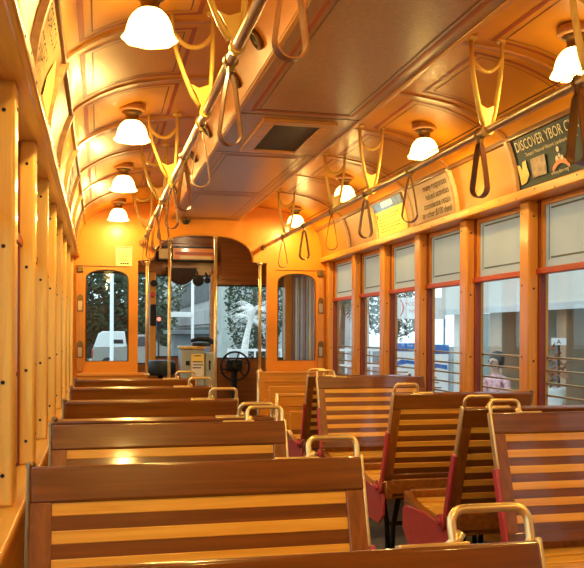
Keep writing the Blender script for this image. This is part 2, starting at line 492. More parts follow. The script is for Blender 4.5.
vent0 = None
for i, y in enumerate((3.23, 3.76, 4.75, 5.47, 5.95, 6.80)):
    lab = ['round black air nozzle on the duct side, nearest of the row', 'round black air nozzle on the duct side, second from the near end', 'round black air nozzle on the duct side, third from the near end', 'round black air nozzle on the duct side, third from the front bulkhead', 'round black air nozzle on the duct side, second from the front bulkhead', 'round black air nozzle on the duct side, closest to the front bulkhead'][i]
    loc = (XC - .3735, y, ZC + 1.166)
    if vent0 is None:
        vent0 = thing('air_nozzle', lab, 'vent', loc, group='air nozzles along the duct side')
        R = Matrix.Rotation(math.radians(-90 - 31.5), 4, 'Y')
        MB().lathe([(.0, .004), (.028, .004), (.030, .016), (.042, .014), (.044, .0), (.0, .0)][1:], n=20).xf(R).build('bezel', 'bronze', vent0)
        MB().lathe([(.027, .005), (.022, .009), (.004, .012)], n=16).xf(R).build('nozzle', 'iron', vent0)
    else: dup(vent0, loc, label=lab)

# ------------------------------------------------------------------ lamps
lamp0 = None
LY = [-.25, 1.31, 2.88, 4.41, 5.97, 7.56]
names = {2: 'nearest', 3: 'second', 4: 'third', 5: 'farthest'}
for i, y in enumerate(LY):
    for sg, side in ((-1, 'left'), (1, 'right')):
        if i < 2: lab = 'bell-shaped glass ceiling lamp behind the viewer over the %s benches, %s' % (side, 'rear one' if i == 0 else 'front one')
        else: lab = 'lit bell-shaped glass ceiling lamp over the %s benches, %s of its row' % (side, names[i])
        loc = (XC + sg * .814, y, ZC + roof_z(.814)); grp = 'ceiling lamps over the %s row' % side
        if lamp0 is None:
            lamp0 = thing('ceiling_lamp', lab, 'lamp', loc, group=grp)
            MB().lathe([(.070, .004), (.070, -.022), (.062, -.030), (.02, -.030)], n=24).build('wooden_base', 'rib', lamp0)
            MB().lathe([(.050, -.028), (.052, -.036), (.036, -.044), (.030, -.066), (.040, -.074), (.040, -.086), (.02, -.086)], n=20).build('collar', 'bronze', lamp0)
            pr = [(.036, -.078), (.047, -.085), (.061, -.100), (.071, -.118), (.077, -.137), (.080, -.153), (.085, -.166), (.094, -.178), (.091, -.182), (.084, -.174), (.076, -.160), (.073, -.146), (.070, -.132), (.065, -.116), (.054, -.100), (.042, -.090), (.032, -.084)]
            MB().lathe(pr, n=48, scallop=lambda k: [0, 0, .004, .008, .01, .015, .02, .035, .035, .035, .02, .015, .01, .008, .004, 0, 0][k]).build('glass_shade', 'shade', lamp0)
            MB().lathe([(.010, -.084), (.014, -.100), (.030, -.125), (.033, -.142), (.026, -.160), (.010, -.170), (.001, -.171)], n=16).build('bulb', 'shade', lamp0)
            ld = bpy.data.lights.new('bulb_light', 'POINT'); ld.energy = 22; ld.color = (1, .69, .19); ld.shadow_soft_size = .03
            lo = bpy.data.objects.new('bulb_light', ld); C.objects.link(lo); lo.parent = lamp0; lo.location = (0, 0, -.188)
        else: dup(lamp0, loc, label=lab, group=grp)

# ------------------------------------------------------------------ grab rails, brackets, straps
RZ = ZC + .845
def bracket_bm(f0, f1):
    mb = MB()
    H = 1.222 - .845
    def leg(sg):
        F = f0 if sg < 0 else f1
        K = [(1, H - .004), (.97, H - .09), (.84, H - .16), (.60, H - .24), (.36, H - .31), (.12, .02)]
        return [(F * k + sg * .012 * (1 - k), 0, z) for k, z in K]
    for sg in (-1, 1):
        mb.tube(leg(sg), [.012, .012, .014, .017, .018, .015], 8, ry=.009)
        mb.lathe([(.026, H + .004), (.026, H - .005), (.014, H - .012)], f0 if sg < 0 else f1, 0, 12)
    U = [(f0 * .97 + (f1 - f0) * .97 * i / 10, 0, H - .080 - .055 * (1 - (abs(i - 5) / 5) ** 2.2)) for i in range(11)]
    mb.tube(U, .010, 8)
    mb.prism([(f0 * .46, .105), ((f0 + f1) * .25, .085), (f1 * .46, .105), (.026, .05), (.018, .0), (-.018, .0), (-.026, .05)], 'y', -.006, .006, .003)
    mb.tube([(0, -.018, 0), (0, .018, 0)], .024, 12)
    return mb
BR = [.9, 1.65, 2.42, 3.16, 4.66, 5.43, 6.92]
for sg, side in ((-1, 'left'), (1, 'right')):
    x = XC + sg * .585
    t = thing('grab_rail', 'long brass-coloured overhead grab rail hung above the %s benches' % side, 'handrail', (x, 0, RZ), group=None)
    MB().tube([(0, Y0 + .02, 0), (0, D - .01, 0)], .017, 14).build('rail', 'steel', t)
    MB().tube([(0, D - .03, 0), (0, D - .001, 0)], .032, 14).build('flange', 'bronze', t)
    b0 = None
    for y in BR:
        if b0 is None: b0 = bracket_bm(*((-.130, .028) if sg < 0 else (-.074, .064))).build('bracket', 'cast', t); b0.location = (0, y, 0)
        else:
            c = b0.copy(); C.objects.link(c); c.parent = t; c.location = (0, y, 0)
def strap_parts(root, mat, L=.262, half=.036, bw=.013, cross=False):
    path = []
    n = 26
    # right strand down, round, left strand up
    def side(s, i, m):
        t = i / m
        zz = -.018 - t * (L - half - .018)
        e = max(0, (t - .12)) / .88
        xx = .007 + (half - .007) * (e ** .8)
        return (s * xx, zz)
    for i in range(12): path.append(side(1, i, 11))
    for i in range(1, 12):
        a = -PI * i / 12; path.append((half * math.cos(a), -(L - half) + half * math.sin(a)))
    for i in range(11, -1, -1): path.append(side(-1, i, 11))
    path.append((-.016, .006)); path.append((-.012, .018)); path.append((0, .0235)); path.append((.012, .018)); path.append((.016, .006))
    mb = MB(); N = len(path); th = .0045
    ring = []
    for i in range(N):
        p = Vector(path[i]); a = Vector(path[(i - 1) % N]); b = Vector(path[(i + 1) % N])
        t = (b - a).normalized(); nr = Vector((-t.y, t.x)) * th / 2
        k = .55 if p.y > -.05 else 1.0
        ring.append([mb.bm.verts.new((p.x + nr.x, -bw * k, p.y + nr.y)), mb.bm.verts.new((p.x + nr.x, bw * k, p.y + nr.y)), mb.bm.verts.new((p.x - nr.x, bw * k, p.y - nr.y)), mb.bm.verts.new((p.x - nr.x, -bw * k, p.y - nr.y))])
    fs = []
    for i in range(N):
        A, B = ring[i], ring[(i + 1) % N]
        for j in range(4): fs.append(mb.bm.faces.new((A[j], A[(j + 1) % 4], B[(j + 1) % 4], B[j])))
    mb._tag(fs)
    mb.build('loop', mat, root)
    mb = MB().tube([(0, -.014, 0), (0, .014, 0)], .0225, 12).box(-.010, .010, -.012, .012, -.040, -.018, .003)
    mb.build('clamp', 'bronze', root)
LS = [1.72, 2.55, 3.32, 3.97, 4.66, 5.30, 5.95, 6.62, 7.25]
RS = [2.49, 3.23, 4.04, 4.77, 5.52, 6.30, 7.08]
ordn = ['nearest the viewer', 'second', 'third', 'fourth', 'fifth', 'sixth', 'seventh', 'eighth', 'last']
s0 = None
for i, y in enumerate(LS):
    lab = 'leather hand strap hanging from the left grab rail, ' + ('%s from the near end' % ordn[i] if 0 < i < 8 else ['nearest of the row', '', 'closest to the front bulkhead'][0 if i == 0 else 2])
    loc = (XC - .585, y, RZ)
    if s0 is None:
        s0 = thing('hand_strap', lab, 'strap', loc, .15, 'hand straps on the left grab rail'); strap_parts(s0, 'leather2')
    else: dup(s0, loc, (-.45, .25, -.1, .5, -.5, .2, .4, -.3, .1)[i], label=lab)
s1 = None
for i, y in enumerate(RS):
    lab = 'dark leather hand strap hanging from the right grab rail, ' + ('nearest and widest of the row' if i == 0 else 'closest to the front bulkhead' if i == 6 else '%s from the near end' % ordn[i])
    loc = (XC + .585, y, RZ)
    if s1 is None:
        s1 = thing('hand_strap', lab, 'strap', loc, -1.0, 'hand straps on the right grab rail'); strap_parts(s1, 'leather', L=.275, half=.030, bw=.030)
    elif i == 1:
        s2 = thing('hand_strap', lab, 'strap', loc, -1.15, 'hand straps on the right grab rail'); strap_parts(s2, 'leather', L=.268, half=.040, bw=.016); s1 = s2
    else: dup(s1, loc, (-.2, -1.15, -.55, .1, -.3, .2, -.1)[i], label=lab)
tag(MB().tube([(1.715, Y0 + .01, ZC + .975)] + [(1.715, -1 + k * .75, ZC + .97 - (.004 if k % 2 else 0)) for k in range(12)] + [(1.715, D, ZC + .975)], .0032, 6).build('bell_cord', 'iron'), 'thin dark bell cord running along the ceiling above the right windows', 'cord')

# ------------------------------------------------------------------ walkover benches
BW = .367
def make_bench(name_label, face, loc, rz, group):
    """face=+1: sits facing +y, aisle end at +x; face=-1: facing -y, aisle end at +x"""
    t = thing('tram_bench', name_label, 'bench', loc, rz, group)
    top, bot = Vector((0, -.36 * face, .912)), Vector((0, -.222 * face, .470))
    d = (bot - top); Lb = d.length; d.normalize()
    nrm = Vector((0, d.z, -d.y)); nrm = nrm if nrm.y * face > 0 else -nrm
    Mt = Matrix(((1, 0, 0, 0), (0, nrm.y, d.y, top.y), (0, nrm.z, d.z, top.z), (0, 0, 0, 1)))   # (u, n, v) -> local
    # v runs down the back from its top edge
    th = .013
    mb = MB().mat(0)
    mb.box(-BW, BW, -th - .003, th + .003, 0, .078, .006)
    mb.box(-BW, BW, -th, th, .425, Lb, .004)
    mb.mat(1)
    mb.box(-BW, -BW + .045, -th - .001, th + .001, .076, .427, .003); mb.box(BW - .045, BW, -th - .001, th + .001, .076, .427, .003)
    back = mb.xf(Mt).build('backrest', ['cherry', 'cherry_z'], t)
    mb = MB()
    v = .078; dl, dd = .0275, .0303
    for k in range(6):
        mb.mat(0).box(-BW + .044, BW - .044, -th + .003, th - .003, v, v + dl, .002); v += dl
        mb.mat(1).box(-BW + .044, BW - .044, -th + .005, th - .005, v, v + dd); v += dd
    mb.xf(Mt).build('slats', ['slat', 'cherry'], back)
    # brass grab handle on the aisle corner
    mb = MB(); x1, x0, h, r = BW - .006, BW - .122, .048, .020
    pts = []
    for (cx, cz, a0) in ((x1 - r, -h + r, 0), (x0 + r, -h + r, 90), (x0 + r, -r + .012, 180), (x1 - r, -r + .012, 270)):
        for k in range(6):
            a = math.radians(a0 + k * 18); pts.append((cx + r * math.cos(a), 0, cz - r * math.sin(a)))
    mb.tube(pts, .0066, 10, closed=True)
    mb.box(x0 - .082, x0 + .02, -.011, .011, -.004, .004, .002)
    mb.tube([(x0 - .012, 0, .0), (x0 + .004, 0, -.006), (x0 + .012, 0, -.016)], [.004, .008, .0085], 8)
    mb.box(BW - .004, BW + .004, -.015, .015, -.004, .205, .003)
    mb.xf(Mt).build('grab_handle', 'brass', t)
    mb = MB().box(-BW - .008, -BW + .002, -.015, .015, -.004, .44, .005)
    mb.lathe([(.0, -.012), (.009, -.010), (.011, -.003), (.009, .004)][1:], -BW, 0, 12)
    mb.xf(Mt).build('edge_trim', 'bronze', t)
    # red iron arms
    for sg in (-1, 1):
        mb = MB().box(*sorted((sg * (BW + .000), sg * (BW + .013))), -.017, .017, .20 if sg > 0 else .30, Lb + .005, .004).xf(Mt)
        px = sg * (BW + .012)
        mb.lathe([(.034, min(px, px + sg * .016)), (.034, max(px, px + sg * .016))], bot.y + .012 * face, bot.z - .035, 16, axis='x')
        mb.lathe([(.016, min(px, px + sg * .030)), (.016, max(px, px + sg * .030))], bot.y + .012 * face, bot.z - .035, 12, axis='x')
        mb.build('back_arm', 'redpaint', t)
    # seat: wooden slats in a frame that dips towards the back
    def seatz(y): return .412 + .030 * abs(y / .27) ** 2
    mb = MB().mat(0)
    n = 8; w = .50 / n
    for k in range(n):
        y = -.25 + w * (k + .5); z = seatz(y)
        s = .060 * y / .27 / .27
        Rm = Matrix.Translation((0, y, z)) @ Matrix.Rotation(math.atan(s), 4, 'X')
        mb.box(-BW + .03, BW - .03, -w / 2 + .006, w / 2 - .006, -.010, .008, .003, mtx=Rm)
    mb.build('seat_slats', 'slat', t)
    mb = MB()
    pts = [(-.268, .385)] + [(-.268 + .536 * i / 12, seatz(-.268 + .536 * i / 12) + .014 + .018 * abs(-1 + i / 6) ** 3) for i in range(13)] + [(.268, .385)]
    for sg in (-1, 1):
        mb.prism(pts, 'x', *sorted((sg * (BW - .034), sg * BW)), .003)
    for y0 in (-.272, .248): mb.box(-BW + .03, BW - .03, y0, y0 + .024, .408, .480, .005)
    mb.box(-BW + .03, BW - .03, -.25, .25, .385, .397)
    mb.build('seat_frame', 'cherry_y', t)
    pl = [(-.256, .40), (-.256, .305), (-.185, .248), (.185, .248), (.256, .305), (.256, .40), (.20, .418), (0, .430), (-.20, .418)]
    for sg in (-1, 1):
        MB().prism(pl, 'x', *sorted((sg * (BW + .001), sg * (BW + .013))), .003).build('end_plate', 'redpaint', t)
    for sg in (-1, 1):
        x = sg * .25
        mb = MB().box(x - .02, x + .02, -.17, .17, .36, .386, .004)
        mb.tube([(x, -.14, .39), (x, -.05, .20), (x, -.03, .03)], .014, 8); mb.tube([(x, .14, .39), (x, .05, .20), (x, .03, .03)], .014, 8)
        mb.box(x - .03, x + .03, -.16, .16, 0, .022, .005)
        mb.build('leg', 'iron', t)
    MB().tube([(-.25, 0, .20), (.25, 0, .20)], .012, 8).build('cross_bar', 'iron', t)
    return t
LXC, RXC = .2275, 1.748
GL, GR = 'benches of the left row', 'benches of the right row'
pA = make_bench('left-row bench facing forward, back to back with the third bench from the camera', 1, (LXC, 2.82 + .36, 0), 0, GL)
pB = make_bench('nearest bench, only its dark top rail and brass handle showing along the bottom edge', -1, (LXC, 1.05 - .36, 0), 0, GL)
for yt, f, lab in ((1.847, -1, 'large slatted bench at lower left with brass handle, second from the camera'),
                   (2.655, -1, 'slatted bench third from the camera in the left row, light stripe under its top rail'),
                   (3.60, 1, 'dark bench back in the left row, third from its front end'),
                   (4.46, 1, 'dark bench back in the left row second from its front end'),
                   (5.22, 1, 'dark bench back at the front end of the left row, under the arched window')):
    dup(pA if f > 0 else pB, (LXC, yt + .36 * f, 0), 0, lab, GL)
for yt, f, lab in ((2.765, -1, 'slatted bench at the right edge with tall brass handle, nearest of the right row'),
                   (2.995, 1, 'shadowed bench back showing just behind the nearest bench of the right row'),
                   (3.775, 1, 'slatted bench with brass handle and red end plate in the middle of the right row'),
                   (5.216, -1, 'slatted bench back facing the camera near the front end of the right row'),
                   (5.45, 1, 'bench seen edge-on with dark red side, at the front end of the right row')):
    dup(pB if f > 0 else pA, (RXC, yt + .36 * f, 0), PI, lab, GR)

# ------------------------------------------------------------------ floor, rear wall
structure(MB().box(-.35, 2.31, Y0, 9.4, -.12, 0).build('floor', 'floor'))
structure(MB().box(-.35, 2.31, Y0 - .06, Y0, 0, 2.5).build('wall_rear', 'bulk'))

# ------------------------------------------------------------------ front bulkhead
def arched(x0, x1, z0, zs, zt, n=14):
    p = [(x0, z0), (x1, z0)]
    for i in range(n + 1):
        a = PI * i / n
        p.append(((x0 + x1) / 2 + (x1 - x0) / 2 * math.cos(a), zs + (zt - zs) * math.sin(a) ** .8))
    return [(x, z + ZC) for x, z in p]
PB = COVE[:-1] + ROOF
outline = [(-.345, 0), (2.305, 0), (2.305, ZC + .73)] + [(XC + w * 1.01, ZC + z + .01) for w, z in PB] + [(XC - w * 1.01, ZC + z + .01) for w, z in PB[::-1][1:]] + [(-.345, ZC + .73)]
# opening with ledges and a flattened arch
arch = [(.358, .02 - ZC), (1.600, .02 - ZC), (1.600, .686), (1.461, .694)]
for i in range(1, 20):
    a = PI * i / 20; c, s = math.cos(a), math.sin(a)
    arch.append((XC + .481 * math.copysign(abs(c) ** .72, c), .70 + .243 * s ** .85))
arch += [(.499, .694), (.358, .686)]
arch = [(x, z + ZC) for x, z in arch]
WL = arched(-.116, .267, -.265, .500, .588); WR = arched(1.711, 2.086, -.265, .500, .588)
mb = MB().holes(outline, [arch, WL, WR], D, D + .05)
structure(mb.build('wall_front', ['bulk']))
# trims on the bulkhead
mb = MB()
mb.tube([(1.461, D - .002, ZC + .694)] + [(x, D - .002, z) for x, z in arch[4:-2]] + [(.499, D - .002, ZC + .694)], .010, 8)
structure(mb.build('trim_arch', 'oak_x'))
for k, (x0, x1, wl) in enumerate(((-.116, .267, WL), (1.711, 2.086, WR))):
    w = structure(bpy.data.objects.new('window_%d' % (wn + 1 + k), None)); C.objects.link(w)
    MB().box(x0 - .02, x1 + .02, D + .024, D + .028, ZC - .28, ZC + .60).build('clear_pane', 'glass', w)
    MB().tube([(x, D, z) for x, z in wl], .006, 6, closed=True).build('bead', 'dkline', w)
    MB().box(x0 - .10 if k == 0 else x0 - .03, x1 + .02 if k == 0 else x1 + .12, D - .006, D, ZC + .618, ZC + .624).build('head_line', 'dkline', w)
# ledges at the foot of the bulkhead windows
structure(MB().box(-.20, .45, D - .045, D, ZC - .405, ZC - .375, .006).box(-.20, .45, D - .02, D, ZC - .45, ZC - .405).build('trim_ledge_left', 'oak_x'))
# side boards with two recessed latch plates each
for k, (xa, xb, sidew) in enumerate(((-.205, -.135, 'left'), (2.105, 2.165, 'right'))):
    t = thing('latch_board', 'narrow wooden board with two arched metal latch plates beside the %s bulkhead window' % sidew, 'board', ((xa + xb) / 2, D, ZC))
    hw = (xb - xa) / 2
    MB().prism([(-hw, -.33), (-hw * .4, -.36), (hw * .6, -.36), (hw, -.10), (hw, .55), (-hw, .55)], 'y', -.035, -.001, .004).build('board', 'oak_z', t)
    for zz in (.28, -.15):
        MB().prism([(-.026, -.085), (.028, -.085), (.028, .04)] + [(.001 + .027 * math.cos(PI * i / 8), .04 + .035 * math.sin(PI * i / 8)) for i in range(1, 8)] + [(-.026, .04)], 'y', -.040, -.034).xf(Matrix.Translation((0, 0, zz))).build('latch_plate', 'bronze', t)
        MB().box(-.018, .020, -.046, -.039, zz - .075, zz + .015, .004).build('latch', 'steel', t)
    MB().box(-.028, .028, -.048, -.001, .560, .625, .006).build('hinge_block', 'bronze', t)
# modesty partitions at the front
def partition(label, x0, x1, y, ztop, postx, z0=.0):
    t = thing('partition', label, 'partition', ((x0 + x1) / 2, y, 0)); h = (x1 - x0) / 2; zt = ZC + ztop
    mb = MB().box(-h, h, -.012, .012, z0, zt - .02)
    for (a, b, c, d_) in ((-h, -h + .07, z0, zt - .02), (h - .07, h, z0, zt - .02), (-h + .068, h - .068, zt - .10, zt - .02), (-h + .068, h - .068, z0, z0 + .09)):
        mb.box(a, b, -.022, .022, c, d_, .003)
    mb.box(-h + .11, h - .11, -.020, .020, z0 + .13, zt - .14, .008)
    mb.build('panel', 'oak_x', t)
    MB().box(-h - .008, h + .004, -.028, .028, zt - .022, zt, .006).build('cap_rail', 'oak_x', t)
    MB().tube([((postx - (x0 + x1) / 2), -.02, z0), ((postx - (x0 + x1) / 2), -.02, zt + .004)], .014, 10).build('metal_post', 'steel', t)
    return t
partition('panelled wooden partition with metal post below the right bulkhead window', 1.494, 2.155, D - .06, -.372, 1.502)
partition('low panelled wooden partition with dull metal post, in front of the right partition', 1.385, 2.10, 6.50, -.485, 1.39)
partition('panelled wooden partition below the left arched window', -.20, .45, D - .10, -.45, .442)
# brass poles
for i, (x, zt, zb, lab) in enumerate(((.44, .672, -.40, 'brass pole at the left side of the cab opening, standing on the partition'), (.655, .90, -1.2, 'slim brass pole under the arch, left of the fare box'), (1.098, .935, -1.2, 'brass floor-to-arch pole right of the fare box'), (1.518, .68, -.372, 'brass pole at the right side of the cab opening, standing on the partition'))):
    yy = D + .025 if i in (1, 2) else D - .06
    t = thing('grab_pole', lab, 'pole', (x, yy, ZC + zb), group=None)
    MB().tube([(0, 0, 0), (0, 0, zt - zb)], .0155, 12).build('tube', 'brass', t)
    MB().lathe([(.028, 0), (.028, .012), (.017, .02)], n=14).build('foot_flange', 'brass', t)
    MB().lathe([(.017, zt - zb - .02), (.028, zt - zb - .012), (.028, zt - zb)], n=14).build('head_flange', 'brass', t)
# notice on the bulkhead
t = thing('paper_notice', 'pale yellow printed notice pasted above the left bulkhead window', 'notice', (.228, D - .002, ZC + .721))
MB().box(-.074, .074, -.001, .0015, -.092, .092).build('sheet', 'paper', t)
mb = MB()
for k, (z, a, b, h) in enumerate(((.078, -.068, .068, .008), (.054, -.05, .055, .004), (.034, -.055, .052, .004), (.012, -.05, .045, .004), (-.006, -.056, .056, .004), (-.026, -.05, .04, .004), (-.044, -.05, .05, .004), (-.076, -.035, .045, .012))):
    x = a
    while x < b:
        l = random.uniform(.008, .02); mb.box(x, min(b, x + l), -.0025, -.001, z, z + h); x += l + .004
mb.build('print_lines', 'ink', t)
# small dark dome under the duct end
t = thing('dome_camera', 'small black dome fixed under the far end of the ceiling duct', 'camera', (.80, D - .06, ZC + 1.085))
MB().lathe([(.05, 0), (.05, -.015), (.04, -.018)], n=18).build('mount', 'bronze', t)
MB().lathe([(.040, -.016), (.037, -.035), (.025, -.05), (.003, -.056)], n=18).build('dome', 'rubber', t)

# ------------------------------------------------------------------ cab (vestibule)
YF = 9.2
mb = MB().mat(0)
fo = [(-.345, 0), (2.305, 0), (2.305, ZC + 1.06), (-.345, ZC + 1.06)]
def rect(x0, x1, z0, z1): return [(x0, z0 + ZC), (x1, z0 + ZC), (x1, z1 + ZC), (x0, z1 + ZC)]
mb.holes(fo, [rect(-.24, .534, -.34, .66), rect(.61, 1.205, -.266, .640), rect(1.284, 2.04, -.285, .540)], YF, YF + .05)
structure(mb.build('wall_cab', ['mahog']))
for k, (x0, x1, z0, z1) in enumerate(((-.24, .534, -.34, .66), (.61, 1.205, -.266, .64), (1.284, 2.04, -.285, .54))):
    w = structure(bpy.data.objects.new('window_%d' % (wn + 3 + k), None)); C.objects.link(w)
    MB().box(x0 - .01, x1 + .01, YF + .02, YF + .024, ZC + z0 - .01, ZC + z1 + .01).build('clear_pane', 'glass', w)
    MB().box(x0, x1, YF - .012, YF + .02, ZC + z1 - .018, ZC + z1, .002).box(x0, x1, YF - .012, YF + .02, ZC + z0, ZC + z0 + .012, .002).build('blind_roller', 'rubber', w)
for k, (x0, x1) in enumerate(((.534, .61), (1.205, 1.284))):
    structure(MB().box(x0 + .004, x1 - .004, YF - .05, YF, ZC - .4, ZC + .66, .008).build('trim_cab_post_%d' % (k + 1), 'oak_z'))
structure(MB().box(-.35, 2.31, D + .05, YF + .05, ZC + 1.06, ZC + 1.09).build('ceiling_cab', 'mahog'))
structure(MB().box(1.225, 1.31, YF - .03, YF, ZC + .66, ZC + 1.06, .004).box(1.31, 2.1, YF - .014, YF, ZC + .60, ZC + .63, .004).box(.3, 2.1, YF - .02, YF, ZC + .985, ZC + 1.01, .004).build('trim_cab_header', 'mahog'))
structure(MB().box(-.345, -.30, D + .05, YF, 0, ZC - .34).build('wall_cab_left', 'mahog'))
structure(MB().box(-.345, -.30, D + .05, YF, ZC + .66, ZC + 1.06).build('wall_cab_left_header', 'mahog'))
structure(MB().box(2.25, 2.305, D + .05, YF, ZC + .72, ZC + 1.06).build('wall_cab_right_header', 'mahog'))
structure(MB().box(2.04, 2.12, YF - .10, YF, 0, ZC + 1.06, .006).build('trim_cab_corner', 'oak_z'))
# folding door on the right of the cab
dr = structure(bpy.data.objects.new('door_1', None)); C.objects.link(dr)
xs = [(2.13, 9.10), (2.22, 8.85), (2.13, 8.60), (2.22, 8.35), (2.14, 8.10)]
for i, (p, q) in enumerate(zip(xs, xs[1:])):
    a = Vector((p[0], p[1], 0)); b = Vector((q[0], q[1], 0)); L_ = (b - a).length; ang = math.atan2(b.y - a.y, b.x - a.x)
    R = Matrix.Translation(a) @ Matrix.Rotation(ang, 4, 'Z')
    mb = MB()
    for (u0, u1, z0, z1) in ((0, .055, .05, 1.95), (L_ - .055, L_, .05, 1.95), (.055, L_ - .055, .05, .75), (.055, L_ - .055, 1.82, 1.95)): mb.box(u0, u1, -.014, .014, z0, z1, .004)
    lf = mb.xf(R).build('door_leaf', 'mauveleaf' if i % 2 == 0 else 'creampost', dr)
    for q in range(3):
        u = .055 + (L_ - .11) * (q + .5) / 3
        MB().box(u - .017, u + .017, -.010, .010, .74, 1.83, .003).xf(R).build('door_strip', ('creampost', 'mauveleaf', 'greybox')[(q + i) % 3], lf)
    MB().box(.05, L_ - .05, -.003, .003, .74, 1.83).xf(R).build('leaf_pane', 'glass', lf)
t = thing('cab_lamp', 'small lit round lamp under the cab ceiling just behind the arch', 'lamp', (.985, 8.35, ZC + 1.06))
MB().lathe([(.07, 0), (.07, -.015), (.05, -.022)], n=20).build('rim', 'bronze', t)
MB().lathe([(.052, -.018), (.045, -.034), (.02, -.042), (.002, -.043)], n=18).build('lens', 'shade', t)
ld = bpy.data.lights.new('cab_bulb', 'POINT'); ld.energy = 9; ld.color = (1, .74, .40); ld.shadow_soft_size = .03
lo = bpy.data.objects.new('cab_bulb', ld); C.objects.link(lo); lo.parent = t; lo.location = (0, 0, -.08)
# destination sign box
t = thing('destination_box', 'long orange sign box with red stripe above the cab windows', 'sign', (.945, YF - .09, ZC + .86))
mb = MB().box(-.33, .33, -.05, .09, -.075, .085, .006); mb.build('case', 'rubber', t)
MB().box(-.165, .30, -.058, -.048, -.06, .065, .003).build('orange_panel', 'signorange', t)
MB().box(-.315, -.19, -.058, -.048, -.055, .055, .003).build('end_panel', 'signpale', t)
MB().box(-.14, .28, -.062, -.057, -.010, .022).build('red_stripe', 'redline', t)
MB().box(-.09, .26, -.062, -.057, -.055, -.022).build('pale_strip', 'signpale', t)
# dark visor and two round mirrors
t = tag(MB().prism([(.14 * math.cos(PI + PI * i / 14), .125 * math.sin(PI + PI * i / 14)) for i in range(15)] + [(.17, .06), (-.17, .06)], 'y', -.03, .03, .008).build('sun_visor', 'darkvinyl', None, (.875, YF - .10, ZC + .65)), 'dark rounded visor hanging under the sign box', 'visor')
for (x, z, r, lab) in ((1.054, .572, .062, 'larger round black mirror at the top of the windscreen'), (1.155, .575, .034, 'small black mirror beside the larger round one')):
    t = thing('round_mirror', lab, 'mirror', (x, YF - .16, ZC + z))
    MB().lathe([(r, -.012), (r, .012), (r * .5, .03)], n=22, axis='y').build('housing', 'mirrorm', t)
    MB().tube([(0, .02, r * .4), (0, .08, r + .04), (0, .155, r + .06)], .007, 8).build('stalk', 'iron', t)
# fare box, stool, hand-brake wheel
t = thing('fare_box', 'grey metal fare box with yellow notice standing in the cab', 'fare box', (.99, 8.62, 0))
MB().box(-.175, .07, -.14, .14, .0, ZC - .165, .01).build('cabinet', 'greybox', t)
MB().box(.075, .185, -.12, .14, .0, ZC - .205, .01).build('side_cabinet', 'greybox', t)
MB().box(-.19, .085, -.15, .15, ZC - .165, ZC - .135, .006).build('lid', 'dullbrass', t)
MB().box(-.07, .06, -.146, -.139, ZC - .46, ZC - .215).build('yellow_notice', 'yellowcard', t)
MB().box(-.062, .052, -.1475, -.1455, ZC - .445, ZC - .30).build('pale_panel', 'white', t)
mb = MB()
for z, a, b in ((-.238, -.04, .03), (-.30, -.055, .045), (-.33, -.05, .05), (-.36, -.055, .03)): mb.box(a, b, -.149, -.1455, ZC + z, ZC + z + .010)
mb.build('notice_print', 'ink', t)
MB().box(-.125, -.085, -.147, -.139, ZC - .33, ZC - .285, .003).build('coin_slot', 'iron', t)
MB().box(.115, .130, -.128, -.119, ZC - .38, ZC - .28, .003).lathe([(.012, -.128), (.012, -.119)], .122, ZC - .30, 10, axis='y').build('latch', 'iron', t)
t = thing('controller_handle', 'dark controller lever and box lying on top of the fare box', 'controls', (1.03, 8.62, ZC - .135))
MB().box(-.09, .10, -.08, .08, 0, .035, .012).build('base', 'rubber', t)
MB().tube([(-.10, 0, .05), (-.03, 0, .075), (.08, 0, .068), (.17, 0, .03)], [.018, .024, .026, .02], 10).lathe([(.045, .02), (.05, .05), (.03, .07)], .13, 0, 16).build('lever', 'iron', t)
t = thing('driver_stool', 'round black padded stool to the left of the fare box', 'stool', (.628, 8.72, .05))
MB().lathe([(.02, ZC - .49), (.13, ZC - .49), (.155, ZC - .46), (.158, ZC - .38), (.145, ZC - .345), (.08, ZC - .332), (.004, ZC - .330)], n=28).build('cushion', 'rubber', t)
MB().tube([(0, 0, -.03), (0, 0, ZC - .48)], .03, 12).lathe([(.16, -.05), (.16, -.035), (.03, -.01)], n=20).build('pedestal', 'iron', t)
t = thing('brake_wheel', 'black spoked hand-brake wheel on a column, right of the fare box', 'wheel', (1.44, 8.95, 0))
wc = (0, 0, ZC - .358)
MB().tube([(.155 * math.cos(2 * PI * i / 36), -.06, wc[2] + .155 * math.sin(2 * PI * i / 36)) for i in range(36)], .011, 8, closed=True).build('rim', 'iron', t)
for k in range(6):
    a = 2 * PI * k / 6 + .26
    MB().tube([(.02 * math.cos(a), -.055, wc[2] + .02 * math.sin(a)), (.15 * math.cos(a), -.06, wc[2] + .15 * math.sin(a))], .0075, 8).build('spoke', 'iron', t)
MB().lathe([(.03, -.085), (.035, -.06), (.035, .0)], 0, wc[2], 16, axis='y').build('hub', 'iron', t)
MB().box(-.09, .09, -.03, .05, wc[2] - .06, wc[2] + .07, .02).tube([(0, 0, .02), (0, 0, wc[2] - .03)], .035, 12).box(-.09, .09, -.09, .09, 0, .025, .006).build('column', 'iron', t)
# switch boxes on the left cab post
t = thing('control_switches', 'black switch boxes and red button on the left cab post', 'switch', (.572, YF - .05, ZC + .33))
MB().box(-.03, .035, -.05, 0, -.25, -.02, .012).build('black_box', 'iron', t)
MB().lathe([(.028, -.02), (.024, -.03), (.01, -.034)], 0, .085, 14, axis='y').lathe([(.03, -.02), (.03, 0)], 0, .085, 14, axis='y').build('red_button', 'cardred', t)
MB().lathe([(.036, -.04), (.036, 0)], .01, .21, 14, axis='y').build('gauge', 'iron', t)

